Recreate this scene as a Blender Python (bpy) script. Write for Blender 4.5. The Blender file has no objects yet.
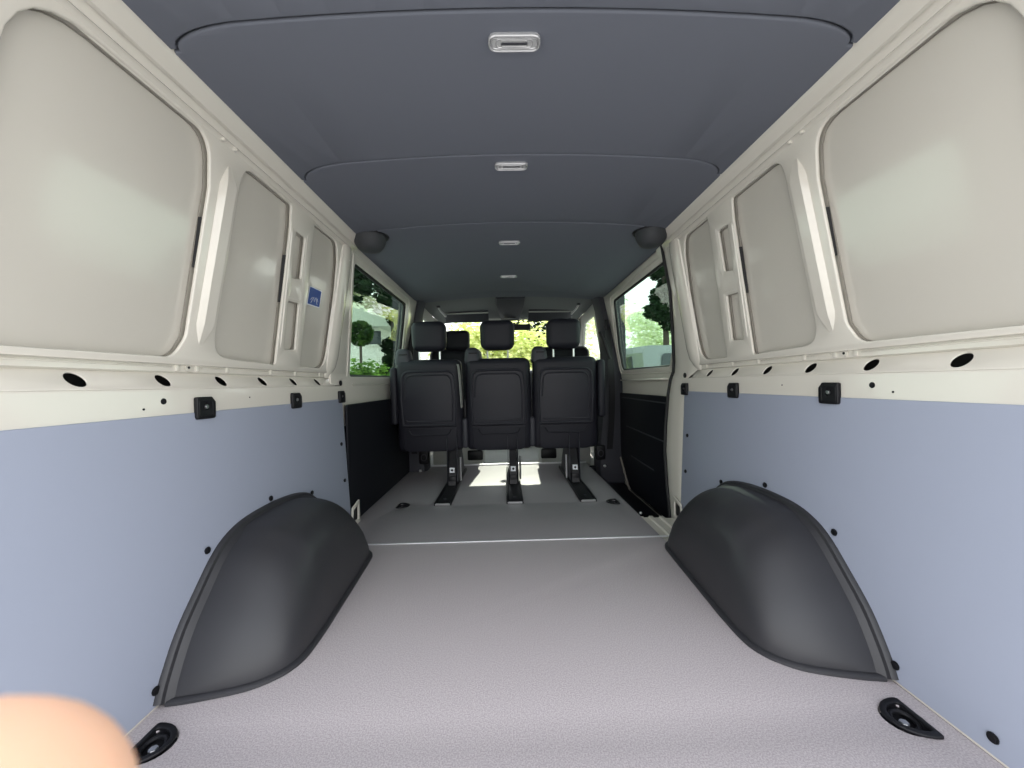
import bpy, bmesh, math, random
from mathutils import Vector, Matrix
random.seed(7)
S = bpy.context.scene
COL = S.collection
PI = math.pi

# ------------------------------------------------------------------ materials
def lin(c):
    return tuple((v/255/12.92 if v/255 <= .04045 else ((v/255+.055)/1.055)**2.4) for v in c)

def mat(name, rgb, rough=.5, metal=0., spec=.5, coat=0., noise=None, bump=None, sheen=0.):
    m = bpy.data.materials.new(name); m.use_nodes = True
    nt = m.node_tree; b = nt.nodes['Principled BSDF']
    b.inputs['Base Color'].default_value = (*rgb, 1)
    b.inputs['Roughness'].default_value = rough
    b.inputs['Metallic'].default_value = metal
    b.inputs['Specular IOR Level'].default_value = spec
    b.inputs['Coat Weight'].default_value = coat
    b.inputs['Coat Roughness'].default_value = .06
    b.inputs['Sheen Weight'].default_value = sheen
    tc = nt.nodes.new('ShaderNodeTexCoord')
    if noise:                                   # (scale, amount, second colour)
        n = nt.nodes.new('ShaderNodeTexNoise'); n.inputs['Scale'].default_value = noise[0]; n.inputs['Detail'].default_value = 3
        r = nt.nodes.new('ShaderNodeValToRGB')
        r.color_ramp.elements[0].position = .5-noise[1]; r.color_ramp.elements[1].position = .5+noise[1]
        r.color_ramp.elements[0].color = (*rgb, 1); r.color_ramp.elements[1].color = (*noise[2], 1)
        nt.links.new(tc.outputs['Object'], n.inputs['Vector']); nt.links.new(n.outputs['Fac'], r.inputs['Fac'])
        nt.links.new(r.outputs['Color'], b.inputs['Base Color'])
    if bump:                                    # (scale, strength, distance)
        n = nt.nodes.new('ShaderNodeTexNoise'); n.inputs['Scale'].default_value = bump[0]; n.inputs['Detail'].default_value = 2
        k = nt.nodes.new('ShaderNodeBump'); k.inputs['Strength'].default_value = bump[1]; k.inputs['Distance'].default_value = bump[2]
        nt.links.new(tc.outputs['Object'], n.inputs['Vector']); nt.links.new(n.outputs['Fac'], k.inputs['Height'])
        nt.links.new(k.outputs['Normal'], b.inputs['Normal'])
    return m

def glass_mat(name, tint, refl=.9):
    m = bpy.data.materials.new(name); m.use_nodes = True
    nt = m.node_tree; nt.nodes.clear()
    o = nt.nodes.new('ShaderNodeOutputMaterial'); mx = nt.nodes.new('ShaderNodeMixShader')
    t = nt.nodes.new('ShaderNodeBsdfTransparent'); g = nt.nodes.new('ShaderNodeBsdfGlossy')
    lw = nt.nodes.new('ShaderNodeLayerWeight'); pw = nt.nodes.new('ShaderNodeMath'); pw.operation = 'POWER'; pw.inputs[1].default_value = 5
    f = nt.nodes.new('ShaderNodeMath'); f.operation = 'MULTIPLY_ADD'; f.inputs[1].default_value = .96; f.inputs[2].default_value = .04
    nt.links.new(lw.outputs['Facing'], pw.inputs[0]); nt.links.new(pw.outputs[0], f.inputs[0])
    t.inputs['Color'].default_value = (*tint, 1); g.inputs['Roughness'].default_value = 0.0
    g.inputs['Color'].default_value = (refl, refl, refl, 1)
    nt.links.new(f.outputs[0], mx.inputs[0]); nt.links.new(t.outputs[0], mx.inputs[1]); nt.links.new(g.outputs[0], mx.inputs[2])
    nt.links.new(mx.outputs[0], o.inputs[0])
    return m

def leaf_mat(name, c1, c2, trans=.35):
    m = bpy.data.materials.new(name); m.use_nodes = True
    nt = m.node_tree; nt.nodes.clear()
    o = nt.nodes.new('ShaderNodeOutputMaterial'); mx = nt.nodes.new('ShaderNodeMixShader'); mx.inputs[0].default_value = trans
    d = nt.nodes.new('ShaderNodeBsdfDiffuse'); t = nt.nodes.new('ShaderNodeBsdfTranslucent')
    tc = nt.nodes.new('ShaderNodeTexCoord'); n = nt.nodes.new('ShaderNodeTexNoise'); n.inputs['Scale'].default_value = 5; n.inputs['Detail'].default_value = 4
    r = nt.nodes.new('ShaderNodeValToRGB'); r.color_ramp.elements[0].position = .35; r.color_ramp.elements[1].position = .65
    r.color_ramp.elements[0].color = (*c1, 1); r.color_ramp.elements[1].color = (*c2, 1)
    nt.links.new(tc.outputs['Object'], n.inputs['Vector']); nt.links.new(n.outputs['Fac'], r.inputs['Fac'])
    nt.links.new(r.outputs['Color'], d.inputs['Color']); nt.links.new(r.outputs['Color'], t.inputs['Color'])
    nt.links.new(d.outputs[0], mx.inputs[1]); nt.links.new(t.outputs[0], mx.inputs[2]); nt.links.new(mx.outputs[0], o.inputs[0])
    return m

M = {}
M['paint'] = mat('white_body_paint', (.71, .675, .60), .2, coat=.5)
M['skin'] = mat('outer_skin_paint', (.61, .58, .515), .14, coat=.4)
M['lining'] = mat('blue_grey_lining', (.325, .355, .44), .42, spec=.4)
M['headliner'] = mat('headliner_fabric', (.146, .156, .186), .9, spec=.15, bump=(900, .25, .0006))
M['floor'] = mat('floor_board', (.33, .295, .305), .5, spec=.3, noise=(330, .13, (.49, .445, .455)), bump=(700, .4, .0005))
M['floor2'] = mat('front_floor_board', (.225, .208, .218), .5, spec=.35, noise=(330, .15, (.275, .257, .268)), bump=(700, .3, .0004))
M['black'] = mat('black_plastic', (.007, .007, .009), .45, spec=.3)
M['arch'] = mat('grained_arch_plastic', (.026, .026, .030), .47, bump=(700, .3, .0006))
M['trim'] = mat('black_trim_panel', (.005, .0055, .009), .6, spec=.25, bump=(600, .2, .0005))
M['pillar'] = mat('dark_grey_trim', (.026, .027, .036), .6)
M['seat'] = mat('dark_seat_leatherette', (.011, .011, .017), .55, spec=.3, bump=(500, .25, .0006))
M['seatback'] = mat('dark_seat_shell', (.016, .016, .023), .5, spec=.35, bump=(600, .2, .0005))
M['rubber'] = mat('black_rubber', (.012, .012, .013), .7)
M['steel'] = mat('bright_steel', (.65, .65, .66), .3, metal=1)
M['alu'] = mat('aluminium_strip', (.80, .80, .82), .35, metal=.6)
M['lens'] = mat('frosted_lamp_lens', (.48, .48, .48), .25, coat=.5, bump=(300, .3, .001))
M['lampframe'] = mat('lamp_frame', (.58, .58, .59), .2, metal=.5)
M['blue'] = mat('blue_sticker', lin((28, 70, 150)), .4)
M['white'] = mat('white_print', (.75, .77, .80), .5)
M['greybox'] = mat('grey_box_cover', (.42, .42, .40), .6)
M['cabliner'] = mat('cab_headliner', (.15, .16, .165), .9)
M['dome'] = mat('dark_dome', (.040, .043, .048), .65)
M['gap'] = mat('gap_shade_and_door_rim', (.26, .24, .205), .8)  # tone of the shadow line at the openings, and of the grey door rim
M['skinflesh'] = mat('skin', (.62, .37, .25), .5, spec=.2, noise=(60, .3, (.66, .40, .27)))
M['skinflesh'].node_tree.nodes['Principled BSDF'].inputs['Subsurface Weight'].default_value = .15
M['skinflesh'].node_tree.nodes['Principled BSDF'].inputs['Subsurface Radius'].default_value = (.004, .0015, .0008)
M['nail'] = mat('fingernail', (.85, .60, .50), .25)
M['glass_l'] = glass_mat('green_tinted_glass', (.68, .79, .72))
M['glass_w'] = glass_mat('windscreen_glass', (.93, .97, .93))
M['ground'] = mat('asphalt', (.42, .41, .39), .9, noise=(6, .2, (.46, .45, .43)))

# ------------------------------------------------------------------ helpers
def obj(name, bm, m, parent=None, smooth=True, ang=35):
    me = bpy.data.meshes.new(name)
    bmesh.ops.recalc_face_normals(bm, faces=bm.faces[:])
    bm.to_mesh(me); bm.free()
    if m: me.materials.append(m)
    if smooth:
        for p in me.polygons: p.use_smooth = True
        me.set_sharp_from_angle(angle=math.radians(ang))
    o = bpy.data.objects.new(name, me); COL.objects.link(o)
    if parent is not None: adopt(o, parent)
    return o

def wloc(p):
    v = Vector(p.location)
    return v if p.parent is None else v

def adopt(o, p):
    o.parent = p
    if p.type == 'EMPTY':
        o.matrix_parent_inverse = Matrix.Translation(-Vector(p.location))

def thing(name, loc, label, cat, group=None, kind=None):
    o = bpy.data.objects.new(name, None); COL.objects.link(o)
    o.location = loc; o.empty_display_size = .05
    return tag(o, label, cat, group, kind)

def tag(o, label, cat, group=None, kind=None):
    if label: o['label'] = label
    if cat: o['category'] = cat
    if group: o['group'] = group
    if kind: o['kind'] = kind
    return o

def dup(root, loc, label):
    r = root.copy(); COL.objects.link(r); r.location = loc; r['label'] = label
    for ch in list(root.children):
        c = ch.copy(); COL.objects.link(c); c.parent = r; c.matrix_parent_inverse = ch.matrix_parent_inverse.copy()
        for g in list(ch.children):
            d = g.copy(); COL.objects.link(d); d.parent = c; d.matrix_parent_inverse = g.matrix_parent_inverse.copy()
    return r

def NB(): return bmesh.new()

def box(bm, c, size, bev=0., seg=2, rot=None):
    r = bmesh.ops.create_cube(bm, size=1)
    vs = r['verts']
    bmesh.ops.scale(bm, vec=size, verts=vs)
    if bev:
        es = list({e for v in vs for e in v.link_edges})
        g = bmesh.ops.bevel(bm, geom=es, offset=bev, segments=seg, profile=.5, affect='EDGES')
        vs = list({v for f in g['faces'] for v in f.verts} | {v for v in vs if v.is_valid})
    M4 = Matrix.Translation(c) @ (rot.to_4x4() if rot else Matrix.Identity(4))
    bmesh.ops.transform(bm, matrix=M4, verts=vs)
    return vs

def loft(bm, rings, close_ring=True, caps=True):
    R = [[bm.verts.new(p) for p in r] for r in rings]
    n = len(R[0])
    for a, b in zip(R[:-1], R[1:]):
        for i in range(n if close_ring else n-1):
            j = (i+1) % n
            try: bm.faces.new((a[i], a[j], b[j], b[i]))
            except ValueError: pass
    if caps and close_ring:
        try: bm.faces.new(R[0]); bm.faces.new(R[-1][::-1])
        except ValueError: pass
    return R

def tube(bm, pts, r, n=8, closed=False, caps=True):
    pts = [Vector(p) for p in pts]; N = len(pts); rings = []
    rr = r if isinstance(r, (list, tuple)) else [r]*N
    up = None
    for i, p in enumerate(pts):
        if closed: t = pts[(i+1) % N]-pts[i-1]
        else: t = pts[min(i+1, N-1)]-pts[max(i-1, 0)]
        t.normalize()
        if up is None:
            up = Vector((0, 0, 1)) if abs(t.z) < .9 else Vector((1, 0, 0))
        a = t.cross(up)
        if a.length < 1e-5: a = t.orthogonal()
        a.normalize(); b = a.cross(t).normalized(); up = b
        rings.append([p+(a*math.cos(2*PI*k/n)+b*math.sin(2*PI*k/n))*rr[i] for k in range(n)])
    if closed: rings.append(rings[0])
    if closed:
        R = [[bm.verts.new(p) for p in q] for q in rings[:-1]]
        for i in range(N):
            A, B = R[i], R[(i+1) % N]
            for k in range(n):
                l = (k+1) % n
                bm.faces.new((A[k], A[l], B[l], B[k]))
    else: loft(bm, rings, True, caps)

def cyl(bm, c, r, h, axis='z', n=20, r2=None):
    g = bmesh.ops.create_cone(bm, cap_ends=True, segments=n, radius1=r, radius2=r if r2 is None else r2, depth=h)
    R = {'z': Matrix.Identity(4), 'x': Matrix.Rotation(PI/2, 4, 'Y'), 'y': Matrix.Rotation(-PI/2, 4, 'X')}[axis]
    bmesh.ops.transform(bm, matrix=Matrix.Translation(c) @ R, verts=g['verts'])

def ball(bm, c, r, sc=(1, 1, 1), u=20, v=14):
    g = bmesh.ops.create_uvsphere(bm, u_segments=u, v_segments=v, radius=r)
    bmesh.ops.transform(bm, matrix=Matrix.Translation(c) @ Matrix.Diagonal((*sc, 1)), verts=g['verts'])

def rpoly(pts, rad, seg=6):
    """polygon with rounded corners; rad one value or one per corner"""
    out = []; n = len(pts)
    for i in range(n):
        p = Vector(pts[i]); a = Vector(pts[i-1])-p; b = Vector(pts[(i+1) % n])-p
        r = rad[i] if isinstance(rad, (list, tuple)) else rad
        if r <= 0: out.append(tuple(p)); continue
        la, lb = a.length, b.length; a.normalize(); b.normalize()
        th = a.angle(b); d = min(r/math.tan(th/2), la*.48, lb*.48)
        p0, p1 = p+a*d, p+b*d
        for k in range(seg+1):
            t = k/seg
            out.append(tuple((1-t)**2*p0+2*t*(1-t)*p+t*t*p1))
    return out

def rrect(cx, cy, w, h, r, seg=6):
    return rpoly([(cx-w/2, cy-h/2), (cx+w/2, cy-h/2), (cx+w/2, cy+h/2), (cx-w/2, cy+h/2)], r, seg)

def circle(cx, cy, r, n=24, sx=1, sy=1):
    return [(cx+r*sx*math.cos(2*PI*k/n), cy+r*sy*math.sin(2*PI*k/n)) for k in range(n)]

def sheet(outlines, thick, bev=0., res=2):
    """filled 2D shape (first outline outer, the others holes), thickness along z, bevelled; returns a bmesh in local x,y,z"""
    cu = bpy.data.curves.new('tmp', 'CURVE'); cu.dimensions = '2D'; cu.fill_mode = 'BOTH'
    cu.extrude = max(thick/2-bev, .0001); cu.bevel_depth = bev; cu.bevel_resolution = res; cu.offset = -bev
    for o in outlines:
        sp = cu.splines.new('POLY'); sp.points.add(len(o)-1); sp.use_cyclic_u = True
        for p, q in zip(sp.points, o): p.co = (q[0], q[1], 0, 1)
    ob = bpy.data.objects.new('tmp', cu); COL.objects.link(ob)
    dg = bpy.context.evaluated_depsgraph_get()
    me = bpy.data.meshes.new_from_object(ob.evaluated_get(dg))
    bm = NB(); bm.from_mesh(me)
    bpy.data.meshes.remove(me); bpy.data.objects.remove(ob); bpy.data.curves.remove(cu)
    bmesh.ops.remove_doubles(bm, verts=bm.verts[:], dist=1e-5)
    return bm

def remap(bm, fn):
    for v in bm.verts: v.co = fn(v.co.x, v.co.y, v.co.z)
    return bm

def slice_s(bm, ys):
    for y in ys: bmesh.ops.bisect_plane(bm, geom=bm.verts[:]+bm.edges[:]+bm.faces[:], plane_co=(0, y, 0), plane_no=(0, 1, 0))
    return bm

def join(bm, other):
    me = bpy.data.meshes.new('tmp'); other.to_mesh(me); other.free(); bm.from_mesh(me); bpy.data.meshes.remove(me)
    return bm

# ------------------------------------------------------------------ the body: a cargo van, X right, Y forward, floor at z = 0
Y0 = .50                      # rear opening
YC = 1.90                     # rear edge of the side windows' pillar
YB = 3.16                     # middle pillar
def wx(z): return .885-.2*(z-.75)
def W(s, w=0.):               # maps a flat (y, z, depth) sheet on the leaning upper wall of side s
    return lambda y, z, d: Vector((s*(wx(z)-w-d), y, z))
def lx(z): return .829+.055*z
def LN(s, w=0.):
    return lambda y, z, d: Vector((s*(lx(z)-w-d), y, z))

HOLES = [
    rpoly([(.585, .782), (.992, .786), (1.02, .84), (1.010, 1.22), (.985, 1.337), (.597, 1.337)], [.05, .045, .05, .07, .09, .12]),
    rpoly([(1.118, .795), (1.425, .787), (1.372, 1.262), (1.355, 1.334), (1.108, 1.334), (1.112, 1.2)], [.07, .012, .02, .015, .055, .03]),
    rpoly([(1.432, 1.103), (1.488, 1.113), (1.472, 1.262), (1.408, 1.262)], .008),
    rpoly([(1.462, .846), (1.537, .852), (1.508, 1.025), (1.433, 1.02)], .008),
    rpoly([(1.594, .787), (1.80, .790), (1.80, 1.0), (1.752, 1.26), (1.715, 1.337), (1.518, 1.337)], [.012, .06, .02, .04, .05, .012]),
]
WIN = {-1: rpoly([(2.10, .757), (3.05, .768), (3.02, 1.0), (2.93, 1.312), (1.915, 1.312)], [.03, .05, .05, .05, .03]),
       1: rpoly([(2.215, .778), (3.13, .786), (3.11, .95), (2.97, 1.318), (1.965, 1.318), (2.04, .98)], [.04, .05, .05, .05, .02, .08])}

def bar(bm, s, p0, p1, hw, h, w0=0., point=True, n=7):
    """raised pressed rib on the wall from (y,z) p0 to p1 with tapering points"""
    a = Vector(p0); b = Vector(p1); d = (b-a); L = d.length; d.normalize(); q = Vector((-d.y, d.x))
    rings = []
    tl = min(.16, .5)
    for t in [0, .02, .05, .09, .12, .15, .3, .5, .7, .85, .88, .91, .95, .98, 1]:
        k = 1.
        if point: k = min(1, .06+.94*min(t, 1-t)/.14)
        c = a+d*L*t; ring = []
        for i in range(n+1):
            ang = PI*i/n
            off = -math.cos(ang)*hw*k
            hh = min(1., math.sin(ang)*1.35)*h*k
            y, z = c.x+q.x*off, c.y+q.y*off
            ring.append(W(s, w0)(y, z, hh-.004))
        rings.append(ring)
    loft(bm, rings, False)

def strip(bm, prof, y0, y1, s, ny=1):
    rings = []
    for k in range(ny+1):
        y = y0+(y1-y0)*k/ny
        rings.append([Vector((s*x, y, z)) for x, z in prof])
    loft(bm, rings, False)

OVALS = [.777+.1957*k for k in range(6)]
sides = {-1: 'left', 1: 'right'}
walls = {}
for s in (-1, 1):
    nm = sides[s]
    # inner frame of the cargo wall with the pressed openings
    outer = [(Y0, .768), (YC, .768), (YC, 1.346), (Y0, 1.346)]
    bm = sheet([outer]+HOLES, .010, .0035)
    wl = obj('wall_'+nm, remap(bm, W(s)), M['paint'])
    tag(wl, 'white painted steel cargo wall on the %s with pressed ribs and oval holes' % nm, 'wall', kind='structure')
    walls[s] = wl
    # outer skin seen in the openings
    bm = sheet([[(Y0, .764), (YC+.05, .764), (YC+.05, 1.36), (Y0, 1.36)]], .003)
    obj('skin_panel', remap(bm, W(s, -.017)), M['skin'], wl)
    bm = NB()
    for k_, h_ in enumerate(HOLES):
        n_ = len(h_); cx_ = sum(q[0] for q in h_)/n_; cz_ = sum(q[1] for q in h_)/n_
        tube(bm, [W(s, -.0135)(y, z, 0) for y, z in h_], .0014 if k_ in (0, 1, 4) else .0010, 5, True)
    obj('panel_gap_shade', bm, M['gap'], wl)  # thin dark tube drawing the shadow line round each opening
    # cavity back of the lower wall
    bm = NB(); strip(bm, [(.96, -.15), (.965, .45), (.94, .75), (.90, .76)], Y0, 3.4 if s < 0 else 2.05, s)
    obj('outer_panel', bm, M['rubber'], wl)
    # ribs
    bm = NB()
    bar(bm, s, (1.062, 1.325), (1.070, .80), .027, .024)
    bar(bm, s, (1.098, 1.28), (1.112, .85), .007, .005)
    obj('pillar_rib', bm, M['paint'], wl)
    bm = NB(); bar(bm, s, (1.379, 1.318), (1.447, .795), .0115, .012)
    obj('pillar_rib', bm, M['paint'], wl)
    bm = NB()
    bar(bm, s, (1.500, 1.30), (1.578, .80), .006, .006, point=False)
    bar(bm, s, (1.486, 1.275), (1.505, 1.105), .006, .010, point=False)
    bar(bm, s, (1.523, 1.035), (1.552, .845), .007, .010, point=False)
    bar(bm, s, (1.425, 1.030), (1.518, 1.036), .007, .010, point=False)
    bar(bm, s, (1.462, .838), (1.545, .842), .005, .008, point=False)
    obj('opening_rim', bm, M['paint'], wl)
    # rounded flank of the window pillar
    bm = NB(); rings = []
    for t in range(13):
        z = .745+.62*t/12
        yc = 1.862-.05*max(0, (z-.8)/.55)
        kk = max(0, 1-max(0, (.84-z)/.10)**2-.35*max(0, (z-1.29)/.075)**2)
        ring = []
        for i in range(9):
            a = PI*i/8
            ring.append(W(s)(yc-math.cos(a)*.052*(.4+.6*min(1, kk)), z, math.sin(a)**.7*.030*kk-.004))
        rings.append(ring)
    loft(bm, rings, False)
    obj('pillar_flank', bm, M['paint'], wl)
    bm = NB()
    for dz in (0, .035):
        bx = W(s)(1.822, 1.262+dz, .0215); box(bm, bx, (.004, .010, .022), .001)
    obj('weld_tab', bm, M['white'], wl)
    # band with welded tabs, ledge with the oval holes, belt face
    bm = NB(); strip(bm, [(.8815, .770), (.889, .7665), (.889, .7505), (.899, .7465)], Y0, YC, s)
    obj('lower_band', bm, M['paint'], wl)
    bm = NB()
    for y in (.60, 1.02, 1.085, 1.20, 1.42, 1.585, 1.79):
        box(bm, (s*.8885, y, .7605), (.007, .013, .017), .002)
    for a, b in ((.61, 1.005), (1.10, 1.19), (1.215, 1.405), (1.435, 1.57), (1.60, 1.775)):
        box(bm, (s*.890, (a+b)/2, .7625), (.006, b-a, .0035), .0012)
    obj('welded_tab', bm, M['paint'], wl)
    bm = NB(); cyl(bm, (s*.8865, 1.052, .762), .010, .004, 'x', 16)
    c = obj('bolt_boss', bm, M['paint'], wl)
    bm = NB(); cyl(bm, (s*.8845, 1.052, .762), .0035, .003, 'x', 12)
    obj('bolt_hole', bm, M['black'], wl)
    bm = NB(); cyl(bm, W(s)(1.044, 1.356, .012), .004, .004, 'x', 12)
    obj('bolt_hole', bm, M['black'], wl)
    bm = NB()
    for y in (1.018, 1.062):
        box(bm, W(s)(y, 1.352, .010), (.010, .010, .020), .002)
    obj('rail_tab', bm, M['paint'], wl)
    # ledge: local (y, t) with t from 0 (outer, upper) to .05 (inner, lower)
    holes = [circle(y, .026, .0185) for y in OVALS]
    bm = sheet([[(Y0, 0), (YC, 0), (YC, .052), (Y0, .052)]]+holes, .004, .0012)
    remap(bm, lambda y, t, d: Vector((s*(.901-t*.62-d*.7), y,   .747-t*.80+d*.7)))
    obj('ledge', bm, M['paint'], wl)
    bm = NB(); strip(bm, [(.8695, .7065), (.8680, .701), (.8680, .56)], Y0, 2.0, s)
    obj('belt_face', bm, M['paint'], wl)
    bm = NB()
    cyl(bm, (s*.8678, .954, .676), .0075, .002, 'x', 16)
    cyl(bm, (s*.8678, .902, .660), .0026, .002, 'x', 10)
    cyl(bm, (s*.8678, 1.27, .675), .0022, .002, 'x', 10)
    obj('small_hole', bm, M['black'], wl)
    bm = NB(); cyl(bm, (s*.8672, 1.965, .722), .013, .004, 'x', 18)
    obj('rubber_plug', bm, M['black'], wl)
    # foam strips behind the frame edge
    bm = NB()
    pts = [(1.012, 1.145), (1.020, 1.02)]
    vs = []
    rings = []
    for y, z in pts:
        rings.append([W(s, -.012)(y-.002, z, 0), W(s, -.012)(y+.006, z, 0), W(s, -.002)(y+.006, z, 0), W(s, -.002)(y+.001, z, 0)])
    loft(bm, rings)
    obj('foam_strip', bm, M['rubber'], wl)
    bm = NB(); rings = []
    for y, z in ((1.381, 1.17), (1.401, 1.01)):
        rings.append([W(s, -.012)(y-.003, z, 0), W(s, -.012)(y+.006, z, 0), W(s, -.002)(y+.006, z, 0), W(s, -.002)(y+.000, z, 0)])
    loft(bm, rings)
    obj('foam_strip', bm, M['rubber'], wl)
    # roof rail, running out into the window pillar
    bm = NB()
    prof = [(.771, 1.335), (.763, 1.340), (.757, 1.3475), (.751, 1.350), (.7465, 1.3475), (.741, 1.3535), (.737, 1.361), (.733, 1.3625), (.728, 1.3575),
               (.722, 1.3575), (.702, 1.374), (.696, 1.384), (.696, 1.42)]
    rings = []
    for k in range(15):
        y = Y0 if k == 0 else 1.70+(2.02-1.70)*(k-1)/13
        t = max(0, min(1, (y-1.79)/.16)); t = t*t*(3-2*t)
        ring = []
        for j, (x, z) in enumerate(prof):
            fx, fz = .772-.026*j/12, 1.338+.06*j/12
            ring.append(Vector((s*(x+(fx-x)*t), y, z+(fz-z)*t)))
        rings.append(ring)
    loft(bm, rings, False)
    obj('roof_rail', bm, M['paint'], wl)
    # rear door jamb at the opening
    bm = NB(); strip(bm, [(.97, -.15), (.97, .7), (.80, 1.42), (.70, 1.46)], Y0-.01, Y0, s)
    obj('rear_jamb', bm, M['paint'], wl)

# ---- side section with the windows
for s in (-1, 1):
    nm = sides[s]; wl = walls[s]
    if s < 0:
        outer = [(YC-.03, .71), (1.99, .71), (1.99, .50), (3.22, .50), (3.22, 1.385), (YC-.03, 1.385)]
        bm = slice_s(sheet([outer, WIN[s]], .012, .004), (.765, .80, .9, 1.1))
        remap(bm, lambda y, z, d: Vector((s*(min(wx(z), .882+.0*z)-d-.002), y, z)))
        obj('window_wall', bm, M['paint'], wl)
        # raised lip round the opening
        bm = NB(); lip = rpoly([(2.07, .735), (3.085, .745), (3.055, 1.02), (2.97, 1.350), (1.88, 1.350)], [.03, .05, .05, .06, .02])
        tube(bm, [W(s)(y, z, .006) for y, z in lip], .006, 6, True)
        obj('window_lip', bm, M['paint'], wl)
        bm = NB(); tube(bm, [Vector((s*.878, 2.13, .715)), Vector((s*.878, 2.55, .716)), Vector((s*.878, 2.95, .72))], .008, 6)
        obj('sill_bead', bm, M['paint'], wl)
        g = WIN[s]
    else:
        # rear jamb of the sliding door: painted pillar with a bowed edge
        edge = [(1.945, 1.385), (1.955, 1.30), (1.965, 1.15), (2.03, .97), (2.10, .80), (2.122, .745), (2.140, .70), (2.165, .62), (2.185, .45), (2.185, .30), (2.14, .12), (2.10, 0), (2.07, -.12)]
        def ex(z): return wx(z) if z > .76 else (lx(z)+.003 if z <= .70 else .8705+(z-.70)/.06*.0125)
        bm = NB(); rings = []
        for y, z in edge:
            x = ex(z)
            rr = []
            y0 = YC-.03 if z > .72 else 1.966
            for f, o in ((0, -.004), (.06, 0), (.3, .002), (.6, .003), (.85, .002), (.95, -.002), (1, -.014), (1.0, -.06)):
                rr.append(Vector((s*(x-o), y0+(y-y0)*f, z)))
            rings.append(rr)
        loft(bm, rings, False)
        obj('door_jamb', bm, M['paint'], wl)
        bm = NB()
        tube(bm, [Vector((s*(ex(z)-.001), y+.006, z)) for y, z in edge], .0085, 8)
        obj('door_seal', bm, M['rubber'], wl)
        dr = None
        outer = rpoly([(1.9, -.16), (3.30, -.16), (3.30, 1.40), (1.9, 1.40)], .03)
        bm = slice_s(sheet([outer, WIN[s]], .012, .004), (.69, .71, .8, .9, 1.1))
        def dm(y, z, d):
            x = wx(z)+.022 if z > .705 else .917
            return Vector((s*(x-d), y, z))
        dr = obj('door_1', remap(bm, dm), M['paint'])
        tag(dr, 'white sliding side door with window and black lower trim on the right', 'door', kind='structure')
        # black inner trim of the door
        tr = rpoly([(2.10, -.115), (2.95, -.115), (3.17, .10), (3.20, .605), (2.10, .605)], [.04, .12, .14, .02, .02])
        bm = sheet([tr], .02, .006)
        obj('door_trim_panel', remap(bm, lambda y, z, d: Vector((s*(.893+.01*z-d), y, z))), M['trim'], dr)
        bm = NB()
        for z0, z1, y0, y1 in ((.335, .352, 2.2, 3.0), (.13, .14, 2.45, 2.9), (.565, .57, 2.15, 3.1)):
            tube(bm, [Vector((s*.884, y0, z0)), Vector((s*.882, (y0+y1)/2, (z0+z1)/2)), Vector((s*.884, y1, z1))], .0045, 6)
        obj('trim_crease', bm, M['dome'], dr)  # greyer than the trim, to draw the highlight along each crease
        bm = NB()
        pth = rpoly([(2.16, -.135), (2.96, -.135), (3.20, .10), (3.225, .60)], [0, .12, .14, 0], 8)
        tube(bm, [Vector((s*.882, y, z)) for y, z in pth], .007, 6)
        obj('door_rim', bm, M['gap'], dr)
        bm = NB(); lip = rpoly([(2.19, .745), (3.165, .755), (3.145, .95), (3.01, 1.350), (1.94, 1.350), (2.02, .97)], [.05, .06, .05, .06, .02, .08])
        tube(bm, [dm(y, z, .008) for y, z in lip], .006, 6, True)
        obj('window_lip', bm, M['paint'], dr)
        bm = NB(); box(bm, (s*.884, 2.66, .707), (.050, .80, .012), .005)
        obj('window_ledge', bm, M['paint'], dr)
    # glass with its rubber
    wn = 'window_1' if s < 0 else 'window_2'
    f = (lambda y, z, d: Vector((s*(wx(z)+.026+d), y, z))) if s < 0 else (lambda y, z, d: Vector((s*(wx(z)+.045+d), y, z)))
    cyy = sum(p[0] for p in WIN[s])/len(WIN[s]); czz = sum(p[1] for p in WIN[s])/len(WIN[s])
    big = [(cyy+(p[0]-cyy)*1.05, czz+(p[1]-czz)*1.07) for p in WIN[s]]
    bm = sheet([big], .004, 0)
    g = obj(wn, remap(bm, f), M['glass_l'])
    tag(g, 'tinted side window pane in the %s' % ('left wall' if s < 0 else 'right sliding door'), 'window', kind='structure')
    bm = NB(); tube(bm, [f(p[0], p[1], -.012) for p in WIN[s]], .011, 8, True)
    obj('window_seal', bm, M['rubber'], g)

# left lower trim
bm = sheet([rpoly([(1.972, .002), (3.30, .002), (3.30, .612), (1.972, .612)], .012)], .012, .004)
lt = obj('trim_1', remap(bm, lambda y, z, d: Vector((-(.856-.012*abs(z-.35)/.35-d), y, z))), M['trim'])
tag(lt, 'black lower side trim panel under the left window', 'trim panel', kind='structure')
bm = NB()
tube(bm, [Vector((-.850, 2.16, .343)), Vector((-.848, 2.5, .350)), Vector((-.850, 3.0, .362))], .0045, 6)
tube(bm, [Vector((-.846, 2.3, .572)), Vector((-.846, 3.2, .580))], .004, 6)
obj('trim_crease', bm, M['dome'], lt)  # paler colour puts a highlight line on the creases

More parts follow.
